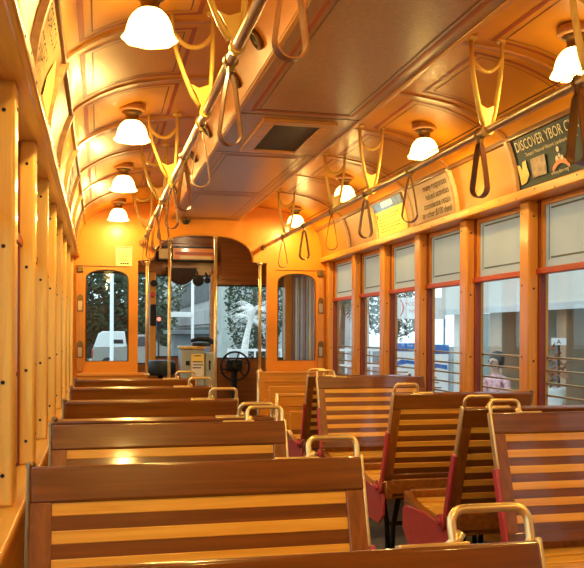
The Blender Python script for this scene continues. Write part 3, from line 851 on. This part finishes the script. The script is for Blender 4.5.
# ------------------------------------------------------------------ adverts in the coves
def ad_card(label, y0, y1, sg, z0=.760, z1=1.012, mats=('white',)):
    """curved card; returns root, and a mapping from (u 0..W, v 0..H) on its face"""
    H = z1 - z0; W_ = abs(y1 - y0)
    def f(u, v, lift=.004):
        y = (max(y0, y1) - u) if sg > 0 else (min(y0, y1) + u)
        z = z0 + v
        return (XC + sg * (cove_x(z) - .004 - lift), y, ZC + z)
    mb = MB(); n = 10
    for (l, sm) in ((.0, True),):
        A = [f(0, H * i / n, l) for i in range(n + 1)]; B = [f(W_, H * i / n, l) for i in range(n + 1)]
        mb.strip(A, B)
        A2 = [f(0, H * i / n, l - .003) for i in range(n + 1)]; B2 = [f(W_, H * i / n, l - .003) for i in range(n + 1)]
        mb.strip(A2, B2).strip(A, A2).strip(B, B2)
    o = mb.build('advert_card', mats[0]); tag(o, label, 'poster')
    return o, f, W_, H
def patch(mb, f, u0, u1, v0, v1, lift):
    n = max(1, int((v1 - v0) / .03))
    mb.strip([f(u0, v0 + (v1 - v0) * i / n, lift) for i in range(n + 1)], [f(u1, v0 + (v1 - v0) * i / n, lift) for i in range(n + 1)])
def poly(mb, f, pts, lift):
    fc = mb.bm.faces.new([mb.bm.verts.new(f(u, v, lift)) for u, v in pts]); mb._tag([fc])
# DISCOVER YBOR CITY
o, f, W_, H = ad_card('slate grey poster reading DISCOVER YBOR CITY above the nearest right window', 4.02, 2.92, 1, .758, 1.040, ('slatecard',))
mb = MB(); text_into(mb, 'DISCOVER YBOR CITY', .070, lambda u, v: f(.085 + u, .185 + v, .0065), sx=.84); mb.build('headline', 'cardtext', o)
mb = MB(); text_into(mb, "Tampa's National Historic Landmark District", .026, lambda u, v: f(.16 + u, .150 + v, .0065), sx=1.0); mb.build('subtitle', 'cardtext', o)
mb = MB(); text_into(mb, 'www.ybor.org', .026, lambda u, v: f(.37 + u, .018 + v, .0065)); mb.build('address_line', 'cardtext', o)
mb = MB()
poly(mb, f, [(.055, .125), (.085, .12), (.10, .09), (.115, .13), (.15, .135), (.15, .10), (.165, .06), (.13, .025), (.10, .02), (.075, .02), (.07, .06)], .0066); mb.build('rooster_print', 'cardyellow', o)
mb = MB(); patch(mb, f, .195, .33, .035, .130, .0066); mb.build('photo_print', 'cardmauve', o)
mb = MB()
for (u, v, r) in ((.45, .128, .012), (.432, .085, .013), (.475, .082, .013), (.455, .098, .009)): poly(mb, f, [(u + r * math.cos(2 * PI * i / 10), v + r * 1.2 * math.sin(2 * PI * i / 10)) for i in range(10)], .0066)
mb.build('dice_print', 'white', o)
mb = MB(); up = [(.385 + .15 * i / 8, .035 + .035 * math.sin(PI * i / 8)) for i in range(9)]
poly(mb, f, [(u, v + .016) for u, v in up] + [(u, v - .010) for u, v in up[::-1]], .0066); mb.build('pepper_print', 'cardorange', o)
# peach text card
o, f, W_, H = ad_card('peach card with four lines of dark text in the right cove', 5.52, 4.76, 1, .762, 1.022, ('peach',))
for k, line in enumerate(('many responses', 'valued activities', 'considerate retain', 'or other $100 deed')):
    mb = MB(); text_into(mb, line, .060, lambda u, v, k=k: f(.70 + u, .185 - .056 * k + v, .0065), 'RIGHT', .98); mb.build('text_line', 'ink', o)
# yellow notice with blue head
o, f, W_, H = ad_card('yellow notice card with blue photo header in the right cove', 6.22, 5.60, 1, .758, 1.020, ('yellowcard',))
mb = MB(); patch(mb, f, 0, W_, .185, H, .0055); mb.build('blue_header', 'cardblue', o)
mb = MB(); patch(mb, f, .20, .43, .205, .24, .0075); mb.build('title_label', 'white', o)
mb = MB(); patch(mb, f, .03, .055, .135, .165, .0066); mb.build('red_initial', 'cardred', o)
mb = MB()
for k in range(6):
    u = .07
    while u < .50 - .05 * (k % 3):
        l = random.uniform(.02, .06); patch(mb, f, u, u + l, .145 - .024 * k, .151 - .024 * k, .0066); u += l + .012
mb.build('print_lines', 'inkbrown', o)
# left adverts
o, f, W_, H = ad_card('cream and yellow poster with brown lettering in the left cove, nearest card', 2.50, 3.18, -1, .755, 1.010, ('tancard',))
mb = MB(); text_into(mb, 'TOBACCO A', .062, lambda u, v: f(.03 + u, .180 + v, .010), sx=1.0); mb.build('text_line', 'ink', o); mb = MB(); text_into(mb, 'STORY', .085, lambda u, v: f(.05 + u, .085 + v, .010)); mb.build('text_line', 'ink', o); mb = MB(); text_into(mb, 'of old Ybor', .045, lambda u, v: f(.05 + u, .03 + v, .010)); mb.build('text_line', 'ink', o)
mb = MB(); poly(mb, f, [(.36, 0.005), (.67, .005), (.67, .16), (.52, .20), (.44, .12)], .0055); mb.build('yellow_print', 'yellowcard', o)
for (ya, yb, lab) in ((4.80, 5.46, 'pale card in the left cove between the third and fourth rib'),):
    o, f, W_, H = ad_card(lab, ya, yb, -1, .755, 1.010, ('white',))
    mb = MB()
    for k in range(4): patch(mb, f, .06, .56 - .06 * (k % 2), .19 - .045 * k, .205 - .045 * k, .0066)
    mb.build('print_lines', 'inkbrown', o)

# ------------------------------------------------------------------ outdoors
GZ = -.75
structure(MB().box(-60, 60, -20, 120, GZ - .2, GZ).build('street', 'asphalt'))
structure(MB().box(4.6, 30, -20, 17.5, GZ - .05, GZ + .14).build('pavement', 'walk'))
def tree(label, x, y, h, r, seed, n=2600, cz=.62, group='street trees ahead of the streetcar'):
    rnd = random.Random(seed)
    t = thing('leafy_tree', label, 'tree', (x, y, GZ), group=group)
    MB().tube([(0, 0, -.1), (.08, .05, h * .35), (-.05, .1, h * .7)], [.17, .13, .07], 8).build('trunk', 'bark', t)
    mb = MB()
    for k in range(n):
        while True:
            p = Vector((rnd.uniform(-1, 1), rnd.uniform(-1, 1), rnd.uniform(-1, 1)))
            if .15 < p.length < 1: break
        p *= 1 if rnd.random() < .3 else .95 / max(p.length, .6) * .9
        c = Vector((p.x * r, p.y * r, h * cz + p.z * h * .42)); s = rnd.uniform(.10, .20) * r / 2.4
        a, b = Vector((rnd.uniform(-1, 1), rnd.uniform(-1, 1), rnd.uniform(-.6, .6))).normalized() * s, Vector((rnd.uniform(-1, 1), rnd.uniform(-1, 1), rnd.uniform(-1, 1))).normalized() * s * .6
        mb.quad(c - a, c - b, c + a, c + b)
    mb.build('crown', 'leaf', t, fix=False)
tree('dense dark tree behind the parked pickup, seen through the left bulkhead window', .3, 58, 9.5, 4.2, 1, 5200, .5)
tree('dark tree between the white lamp post and the traffic signal', 2.75, 44, 9.0, 1.75, 2, 3000, .50)
tree('dark tree at the far left beyond the pickup', -8.5, 55, 9, 3.6, 3)
tree('green tree beyond the far end of the storefront', 20.5, 56, 6.5, 2.6, 4)
tree('dense dark tree behind the pale palms and white fence', 6.45, 34.5, 6.0, 1.35, 6, 4200, .5)
hd = thing('hedge', 'long dark hedge closing the view behind the pickup', 'hedge', (-4, 66, GZ))
mb = MB(); rnd = random.Random(21)
for k in range(4200):
    c = Vector((rnd.uniform(-9, 9.4), rnd.uniform(-.5, .5), rnd.uniform(0, 4.2))); a = Vector((rnd.uniform(-1, 1), rnd.uniform(-1, 1), rnd.uniform(-1, 1))).normalized() * .26; b = Vector((rnd.uniform(-1, 1), rnd.uniform(-1, 1), rnd.uniform(-1, 1))).normalized() * .16
    mb.quad(c - a, c - b, c + a, c + b)
mb.build('foliage', 'leaf', hd, fix=False)
MB().box(-9, 9.4, -.3, .3, 0, 3.9).build('branches', 'bark', hd)
# lamp post
t = thing('lamp_post', 'white lamp post seen through the left bulkhead window', 'lamp post', (.40, 27, GZ))
MB().lathe([(.10, 0), (.10, .4), (.062, .5), (.055, 5.0)], n=14).build('pole', 'whitepaint', t)
MB().tube([(0, 0, 4.95), (.2, 0, 5.2), (.7, 0, 5.25)], .05, 8).build('arm', 'whitepaint', t)
MB().box(.45, .95, -.12, .12, 5.15, 5.27, .03).build('head', 'greybox', t)
# pickup
t = thing('pickup_truck', 'silver pickup with white canopy parked across the street', 'truck', (1.0, 42, GZ))
body = [(-1.30, .50), (-1.30, 1.20), (.25, 1.22), (.35, 1.25), (.70, 1.85), (1.45, 1.88), (1.95, 1.28), (2.75, 1.15), (2.85, .55), (2.4, .45), (-1.0, .45)]
MB().prism(body, 'y', -.85, .85, .05).build('body', 'silver', t)
MB().prism([(-1.27, 1.22), (-1.02, 1.90), (-.82, 2.02), (.22, 2.02), (.34, 1.24)], 'y', -.80, .80, .05).build('canopy', 'whitepaint', t)
MB().prism([(-.45, 1.42), (-.35, 1.62), (.14, 1.62), (.18, 1.42)], 'y', -.815, -.79).build('canopy_window', 'carglass', t)
MB().prism([(.62, 1.28), (.92, 1.76), (1.40, 1.76), (1.75, 1.30)], 'y', -.87, -.84).build('cab_window', 'carglass', t)
MB().box(-1.34, -1.26, -.86, -.60, .80, 1.14, .02).build('tail_light', 'cardred', t)
MB().box(-1.46, -1.28, -.82, .82, .46, .66, .03).build('bumper', 'steel', t)
for x in (-.55, 2.05):
    for sy in (-1, 1):
        w = MB().lathe([(.20, sy * .86 - .11), (.36, sy * .86 - .10), (.38, sy * .86), (.36, sy * .86 + .10), (.20, sy * .86 + .11)], x, .38, 20, axis='y').build('wheel', 'iron', t)
        MB().lathe([(.19, sy * .86 - .115), (.19, sy * .86 + .115)], x, .38, 14, axis='y').build('hub_cap', 'steel', w)
# office block ahead
t = thing('office_block', 'grey concrete office block with banded floors ahead of the streetcar', 'building', (6.0, 45, GZ))
MB().box(0, 9, 0, 46, 0, 15, .0).build('wall', 'conc', t)
for k in range(5):
    MB().box(-.05, .05, .6, 45.6, 1.0 + k * 2.8, 2.3 + k * 2.8).build('window_band', 'concd', t)
for k in range(5): MB().box(-.14, 0, 0, 46, 2.45 + k * 2.8, 3.3 + k * 2.8, .03).build('ledge', 'conc', t)
t = thing('white_beam', 'white horizontal overhead beam on a post ahead of the windscreen', 'beam', (1.30, 20, GZ))
MB().tube([(.90, 0, 0), (.90, 0, 3.9)], .036, 12).build('post', 'whitepaint', t)
MB().box(.36, .90, -.04, .04, 2.33, 2.45, .01).build('beam', 'whitepaint', t)
t = thing('street_kiosk', 'dark low kiosk with flat roof in the street ahead', 'kiosk', (3.55, 33, GZ))
MB().box(-.7, .7, -.6, .6, 0, 1.9, .02).build('cabin', 'concd', t); MB().box(-1.0, 1.0, -.9, .9, 1.9, 2.05, .02).build('roof', 'concd', t)
t = thing('traffic_light', 'traffic signal showing red, left of the fare box', 'traffic light', (1.53, 22, GZ))
MB().tube([(0, 0, 0), (0, 0, 2.05)], .025, 10).build('pole', 'iron', t)
MB().box(-.06, .06, -.06, .06, 2.02, 2.40, .015).build('housing', 'iron', t)
MB().lathe([(.050, -.085), (.047, -.06)], 0, 2.31, 14, axis='y').build('red_light', 'redlamp', t)
# pale tower by the windscreen, palms and white fence
t = thing('pale_pillar', 'tall pale teal pillar beside the office block, left of the palms', 'pillar', (5.75, 38, GZ))
MB().box(-.22, .22, -.22, .22, 0, 12, .02).build('shaft', 'palegreen', t); MB().box(-.30, .30, -.30, .30, 0, .5, .02).build('plinth', 'conc', t)
def palm(label, x, y, h, seed, trunk, leaf, lean=.4, n=18, fl=1.5):
    rnd = random.Random(seed)
    t = thing('palm_tree', label, 'palm', (x, y, GZ), group='palms beyond the windscreen')
    pts = [(lean * (i / 8) ** 2, 0, h * i / 8) for i in range(9)]
    MB().tube(pts, [.13 - .05 * i / 8 for i in range(9)], 10).build('trunk', trunk, t)
    top = Vector(pts[-1]); mb = MB()
    for k in range(n):
        az = 2 * PI * k / n + rnd.uniform(-.2, .2); el = rnd.uniform(-.1, 1.1); L_ = fl * rnd.uniform(.8, 1.15)
        hd = Vector((math.cos(az), math.sin(az), 0)); sd = Vector((-hd.y, hd.x, 0)); prev = None
        for i in range(15):
            s = i / 14; p = top + hd * L_ * s * math.cos(el * .6) + Vector((0, 0, L_ * (math.sin(el) * s - .75 * s * s)))
            if prev is not None:
                for sg in (-1, 1):
                    l = .42 * math.sin(PI * (.12 + .85 * s)) * fl / 1.5
                    tip = p + sd * sg * l + hd * .15 - Vector((0, 0, .18 * l / .4))
                    w = (p - prev) * .33
                    mb.quad(prev, prev + w * 1.6, tip + w * .2, tip)
            prev = p
    mb.build('fronds', leaf, t, fix=False)
palm('pale palm with bowed trunk seen through the front right window', 4.55, 27, 2.75, 11, 'palebark', 'leafsunlit', .45, 13, 1.0)
palm('second pale palm, seen just left of the right brass pole', 5.35, 31, 2.5, 13, 'palebark', 'leafsunlit', .25, 13, .9)
palm('dark palm at the right end of the white fence', 8.6, 29, 3.2, 15, 'bark', 'leaf', .1, 24, 1.7)
t = thing('white_fence', 'white railing fence ahead beyond the hand-brake wheel', 'fence', (4.85, 24.0, GZ))
for z in (.5, .95, 1.42): MB().box(-1.2, 4.0, -.025, .025, z, z + .07).build('rail', 'whitepaint', t)
for k in range(14): MB().box(-1.2 + k * .4, -1.15 + k * .4, -.03, .03, 0, 1.5).build('picket', 'whitepaint', t)
# building along the right side
t = thing('storefront', 'beige storefront with brown columns along the right side of the street', 'building', (6.6, 0, GZ))
MB().box(-.3, 6, -15, 14.6, 2.36, 7.5).build('fascia', 'beige', t)
MB().box(-.34, -.3, -15, 14.6, 2.30, 2.40).build('fascia_edge', 'conc', t)
MB().box(.9, 1.0, -15, 16.2, .14, 2.36).build('shop_front', 'teal', t)
for y, m, w in ((3.0, 'tan', .35), (5.6, 'palegreen', .3), (7.6, 'tan', .35), (9.55, 'palegreen', .45), (10.85, 'tan', .25), (11.75, 'palegreen', .35), (12.9, 'tan', .45), (14.4, 'beige', .4)):
    MB().box(-.05, .3, y - w / 2, y + w / 2, .14, 2.36, .01).build('column', m, t)
for y0, y1, m in ((4, 5.2, 'tan'), (8.1, 9.0, 'tan'), (13.2, 14.2, 'palegreen')):
    MB().box(.84, .9, y0, y1, .14, 2.2).build('shop_panel', m, t)
# boards and signs
def board(label, x, y, rz, w):
    t = thing('notice_board', label, 'notice board', (x, y, GZ + .14), rz)
    MB().box(-w / 2, w / 2, -.03, .03, .70, 1.49, .01).build('panel', 'whitepaint', t)
    MB().box(-w / 2 - .004, w / 2 + .004, -.036, .034, 1.49, 1.64, .01).build('blue_header', 'bluep', t)
    mb = MB().prism([(-w * .36, 1.28), (-w * .1, 1.34), (w * .45, 1.31), (w * .45, 1.24), (w * .1, 1.27), (-w * .36, 1.22)], 'y', -.034, -.031)
    mb.build('blue_wave', 'bluep', t)
    mb = MB()
    for k in range(5): mb.box(-w * .36, w * random.uniform(.05, .36), -.034, -.031, .78 + k * .08, .80 + k * .08)
    mb.build('print_lines', 'inkbrown', t)
    for sx in (-1, 1): MB().box(sx * (w / 2) - .02, sx * (w / 2) + .02, -.028, .028, 0, 1.5).build('leg', 'greybox', t)
board('blue and white notice board framed by the third right window from the front', 5.45, 14.3, -.38, .52)
board('blue and white notice board framed by the fourth right window from the front', 5.27, 12.45, -.40, .42)
t = thing('white_sign', 'white sign with red lettering seen through the third right window', 'sign', (6.12, 15.2, GZ + .14), -.38)
MB().box(-.48, .48, -.03, .03, 2.10, 2.52, .01).build('panel', 'whitepaint', t)
mb = MB(); text_into(mb, ')', .34, lambda u, v: (-.40 + u, -.033, 2.24 + v)); mb.build('red_arc', 'cardred', t); mb = MB(); text_into(mb, 'YCOAST', .10, lambda u, v: (-.30 + u, -.033, 2.36 + v)); mb.build('lettering', 'cardred', t); mb = MB(); text_into(mb, 'NO.1', .10, lambda u, v: (-.22 + u, -.033, 2.22 + v)); mb.build('lettering', 'cardred', t)
for sx in (-.46, .46): MB().box(sx - .02, sx + .02, -.02, .02, 0, 2.12).build('leg', 'greybox', t)
t = thing('white_placard', 'small white placard with a black mark on a pole across the street', 'sign', (6.33, 10.55, GZ + .14), -.5)
MB().box(-.10, .10, -.012, .012, 1.66, 1.76).build('panel', 'whitepaint', t)
mb = MB(); text_into(mb, 'A', .09, lambda u, v: (-.03 + u, -.014, 1.675 + v)); mb.build('lettering', 'ink', t)
MB().tube([(0, .02, 0), (0, .02, 1.68)], .02, 8).build('pole', 'iron', t)
# potted plant
t = thing('potted_plant', 'dry brown plant in a tall white pot across the street', 'plant', (5.9, 10.05, GZ + .14))
MB().lathe([(.12, 0), (.15, .05), (.10, .5), (.19, 1.05), (.21, 1.10), (.16, 1.10), (.15, 1.02)], n=20).build('pot', 'whitepaint', t)
mb = MB(); rnd = random.Random(5)
for k in range(120):
    a = rnd.uniform(0, 2 * PI); r_ = rnd.uniform(.02, .20); c = Vector((r_ * math.cos(a), r_ * math.sin(a), rnd.uniform(1.05, 1.65))); q = Vector((rnd.uniform(-1, 1), rnd.uniform(-1, 1), rnd.uniform(-.3, 1))).normalized() * .08; b = Vector((rnd.uniform(-1, 1), rnd.uniform(-1, 1), 0)).normalized() * .03
    mb.quad(c - q, c - b, c + q, c + b)
mb.build('foliage', 'terracotta', t, fix=False)
# seated person, bench, folding chair
def skin_body(name, joints, bones, mat, parent, sub=2):
    me = bpy.data.meshes.new(name); me.from_pydata([j[0] for j in joints], bones, []); me.update()
    o = bpy.data.objects.new(name, me); C.objects.link(o); o.parent = parent
    md = o.modifiers.new('skin', 'SKIN'); md.use_smooth_shade = True
    if not me.skin_vertices: 
        bpy.context.view_layer.objects.active = o
    for i, j in enumerate(joints):
        sv = me.skin_vertices[0].data[i]; sv.radius = (j[1], j[1] if len(j) < 3 else j[2]); sv.use_root = (i == 0)
    ss = o.modifiers.new('sub', 'SUBSURF'); ss.levels = sub; ss.render_levels = sub
    dg = bpy.context.evaluated_depsgraph_get(); dg.update()
    m2 = bpy.data.meshes.new_from_object(o.evaluated_get(dg)); o.modifiers.clear(); o.data = m2; m2.name = name
    m2.materials.clear()
    for m in (mat if isinstance(mat, (list, tuple)) else [mat]): m2.materials.append(M[m])
    for p in m2.polygons: p.use_smooth = True
    return o
px, py, pg = 5.98, 11.72, GZ + .14
P = thing('person', 'person in a pink patterned shirt seated on a bench, seen behind the guard bars', 'person', (px, py, pg), -1.15)
P.scale = (1.14, 1.14, 1.14)
J = [((0, 0, .52), .125, .10), ((0, .01, .68), .115, .09), ((0, .0, .86), .135, .095), ((0, -.01, .99), .09, .07), ((0, -.02, 1.06), .048), ((0, -.035, 1.12), .05),
     ((0, -.045, 1.20), .085, .095), ((0, -.04, 1.28), .072, .085),
     ((.17, 0, .96), .055), ((.23, -.06, .72), .042), ((.15, -.26, .62), .034), ((.10, -.33, .60), .03),
     ((-.17, 0, .96), .055), ((-.23, -.06, .72), .042), ((-.15, -.26, .62), .034), ((-.10, -.33, .60), .03),
     ((.10, -.04, .50), .085), ((.12, -.44, .47), .062), ((.12, -.46, .10), .042), ((.12, -.58, .04), .035),
     ((-.10, -.04, .50), .085), ((-.12, -.44, .47), .062), ((-.12, -.46, .10), .042), ((-.12, -.58, .04), .035)]
Bn = [(0, 1), (1, 2), (2, 3), (3, 4), (4, 5), (5, 6), (6, 7), (3, 8), (8, 9), (9, 10), (10, 11), (3, 12), (12, 13), (13, 14), (14, 15), (0, 16), (16, 17), (17, 18), (18, 19), (0, 20), (20, 21), (21, 22), (22, 23)]
body = skin_body('body', J, Bn, ['skin', 'pink', 'trouser'], P)
for p in body.data.polygons:
    c = p.center
    if .56 < c.z < 1.05 and not (c.y < -.12 and c.z < .70): p.material_index = 1
    elif c.z <= .56 and not (c.y < -.2 and abs(c.x) < .2 and c.z > .56): p.material_index = 2
for sg in (-1, 1):
    for k in range(4):
        bx_ = sg * .10 - (k - 1.5) * .018; L_ = (.07, .08, .078, .06)[k]
        MB().tube([(bx_, -.34, .602), (bx_ + (k - 1.5) * -.004, -.34 - L_ * .55, .598), (bx_, -.34 - L_, .578)], [.010, .009, .007], 6).build('finger', 'skin', P)
    MB().tube([(sg * .10 - sg * .03, -.325, .600), (sg * .10 - sg * .055, -.355, .595), (sg * .10 - sg * .055, -.385, .585)], [.011, .010, .008], 6).build('thumb', 'skin', P)
    MB().lathe([(.011, -.138), (.009, -.128)], sg * .032, 1.225, 8, axis='y').build('eye', 'hair', P)
MB().tube([(0, -.125, 1.225), (0, -.152, 1.195), (0, -.135, 1.185)], [.008, .014, .010], 8).build('nose', 'skin', P)
MB().tube([(-.028, -.128, 1.158), (0, -.136, 1.156), (.028, -.128, 1.158)], .006, 6).build('mouth', 'cardred', P)
mb = MB().lathe([(.070, 1.13), (.092, 1.20), (.100, 1.26), (.094, 1.31), (.06, 1.35), (.005, 1.365)], 0, .002, 18); mb.build('hair', 'hair', P)
t = thing('street_bench', 'dark slatted street bench under the seated person', 'bench', (px, py, pg), -1.15); t.scale = (1.14, 1.14, 1.12)
MB().box(-.40, .40, -.30, .16, .385, .42, .006).build('seat', 'concd', t)
for sx in (-.34, .34): MB().box(sx - .03, sx + .03, -.26, .12, 0, .386).build('leg', 'iron', t)
t = thing('folding_chair', 'blue canvas folding chair with pale metal legs across the street', 'chair', (6.0, 10.72, pg), -1.3)
MB().box(-.27, .27, -.24, .24, .42, .44, .006).build('seat', 'bluecanvas', t)
MB().box(-.27, .27, .22, .25, .50, .95, .01).build('backrest', 'bluecanvas', t)
for sx in (-.28, .28):
    for pts in (((sx, -.25, 0), (sx, .24, .98)), ((sx, .27, 0), (sx, -.25, .62))): MB().tube(pts, .013, 8).build('leg', 'whitepaint', t)

# ------------------------------------------------------------------ world, camera
w = bpy.data.worlds.new('overcast_sky'); bpy.context.scene.world = w; w.use_nodes = True
nt = w.node_tree; bg = nt.nodes['Background']
n = noise(nt, 2.0, 5, (1, 1, 2.5), 'Generated')
r = ramp(nt, n.outputs[0], [(.35, (.62, .80, .92)), (.65, (.95, 1.0, 1.0))])
nt.links.new(r.outputs[0], bg.inputs[0]); bg.inputs[1].default_value = 2.1

cam = bpy.data.cameras.new('camera'); co = bpy.data.objects.new('camera', cam); C.objects.link(co)
cam.sensor_fit = 'HORIZONTAL'; cam.sensor_width = 36; cam.lens = 828.8 / 584 * 36
cam.shift_x = 0; cam.shift_y = (333.4 - 284) / 584; cam.clip_start = .02; cam.clip_end = 500
yaw, roll = -.229, -.0039
R = Matrix.Rotation(yaw, 4, 'Z') @ Matrix.Rotation(roll, 4, 'Y') @ Matrix.Rotation(PI / 2, 4, 'X')
co.matrix_world = Matrix.Translation((0, 0, ZC)) @ R
sc = bpy.context.scene; sc.camera = co
sc.view_settings.view_transform = 'Standard'; sc.view_settings.look = 'None'; sc.view_settings.gamma = 1; sc.view_settings.use_curve_mapping = False
sc.view_settings.exposure = 0.0
sc.cycles.use_denoising = True
sc.cycles.max_bounces = 10; sc.cycles.diffuse_bounces = 5; sc.cycles.transparent_max_bounces = 24
sc.cycles.sample_clamp_indirect = 6
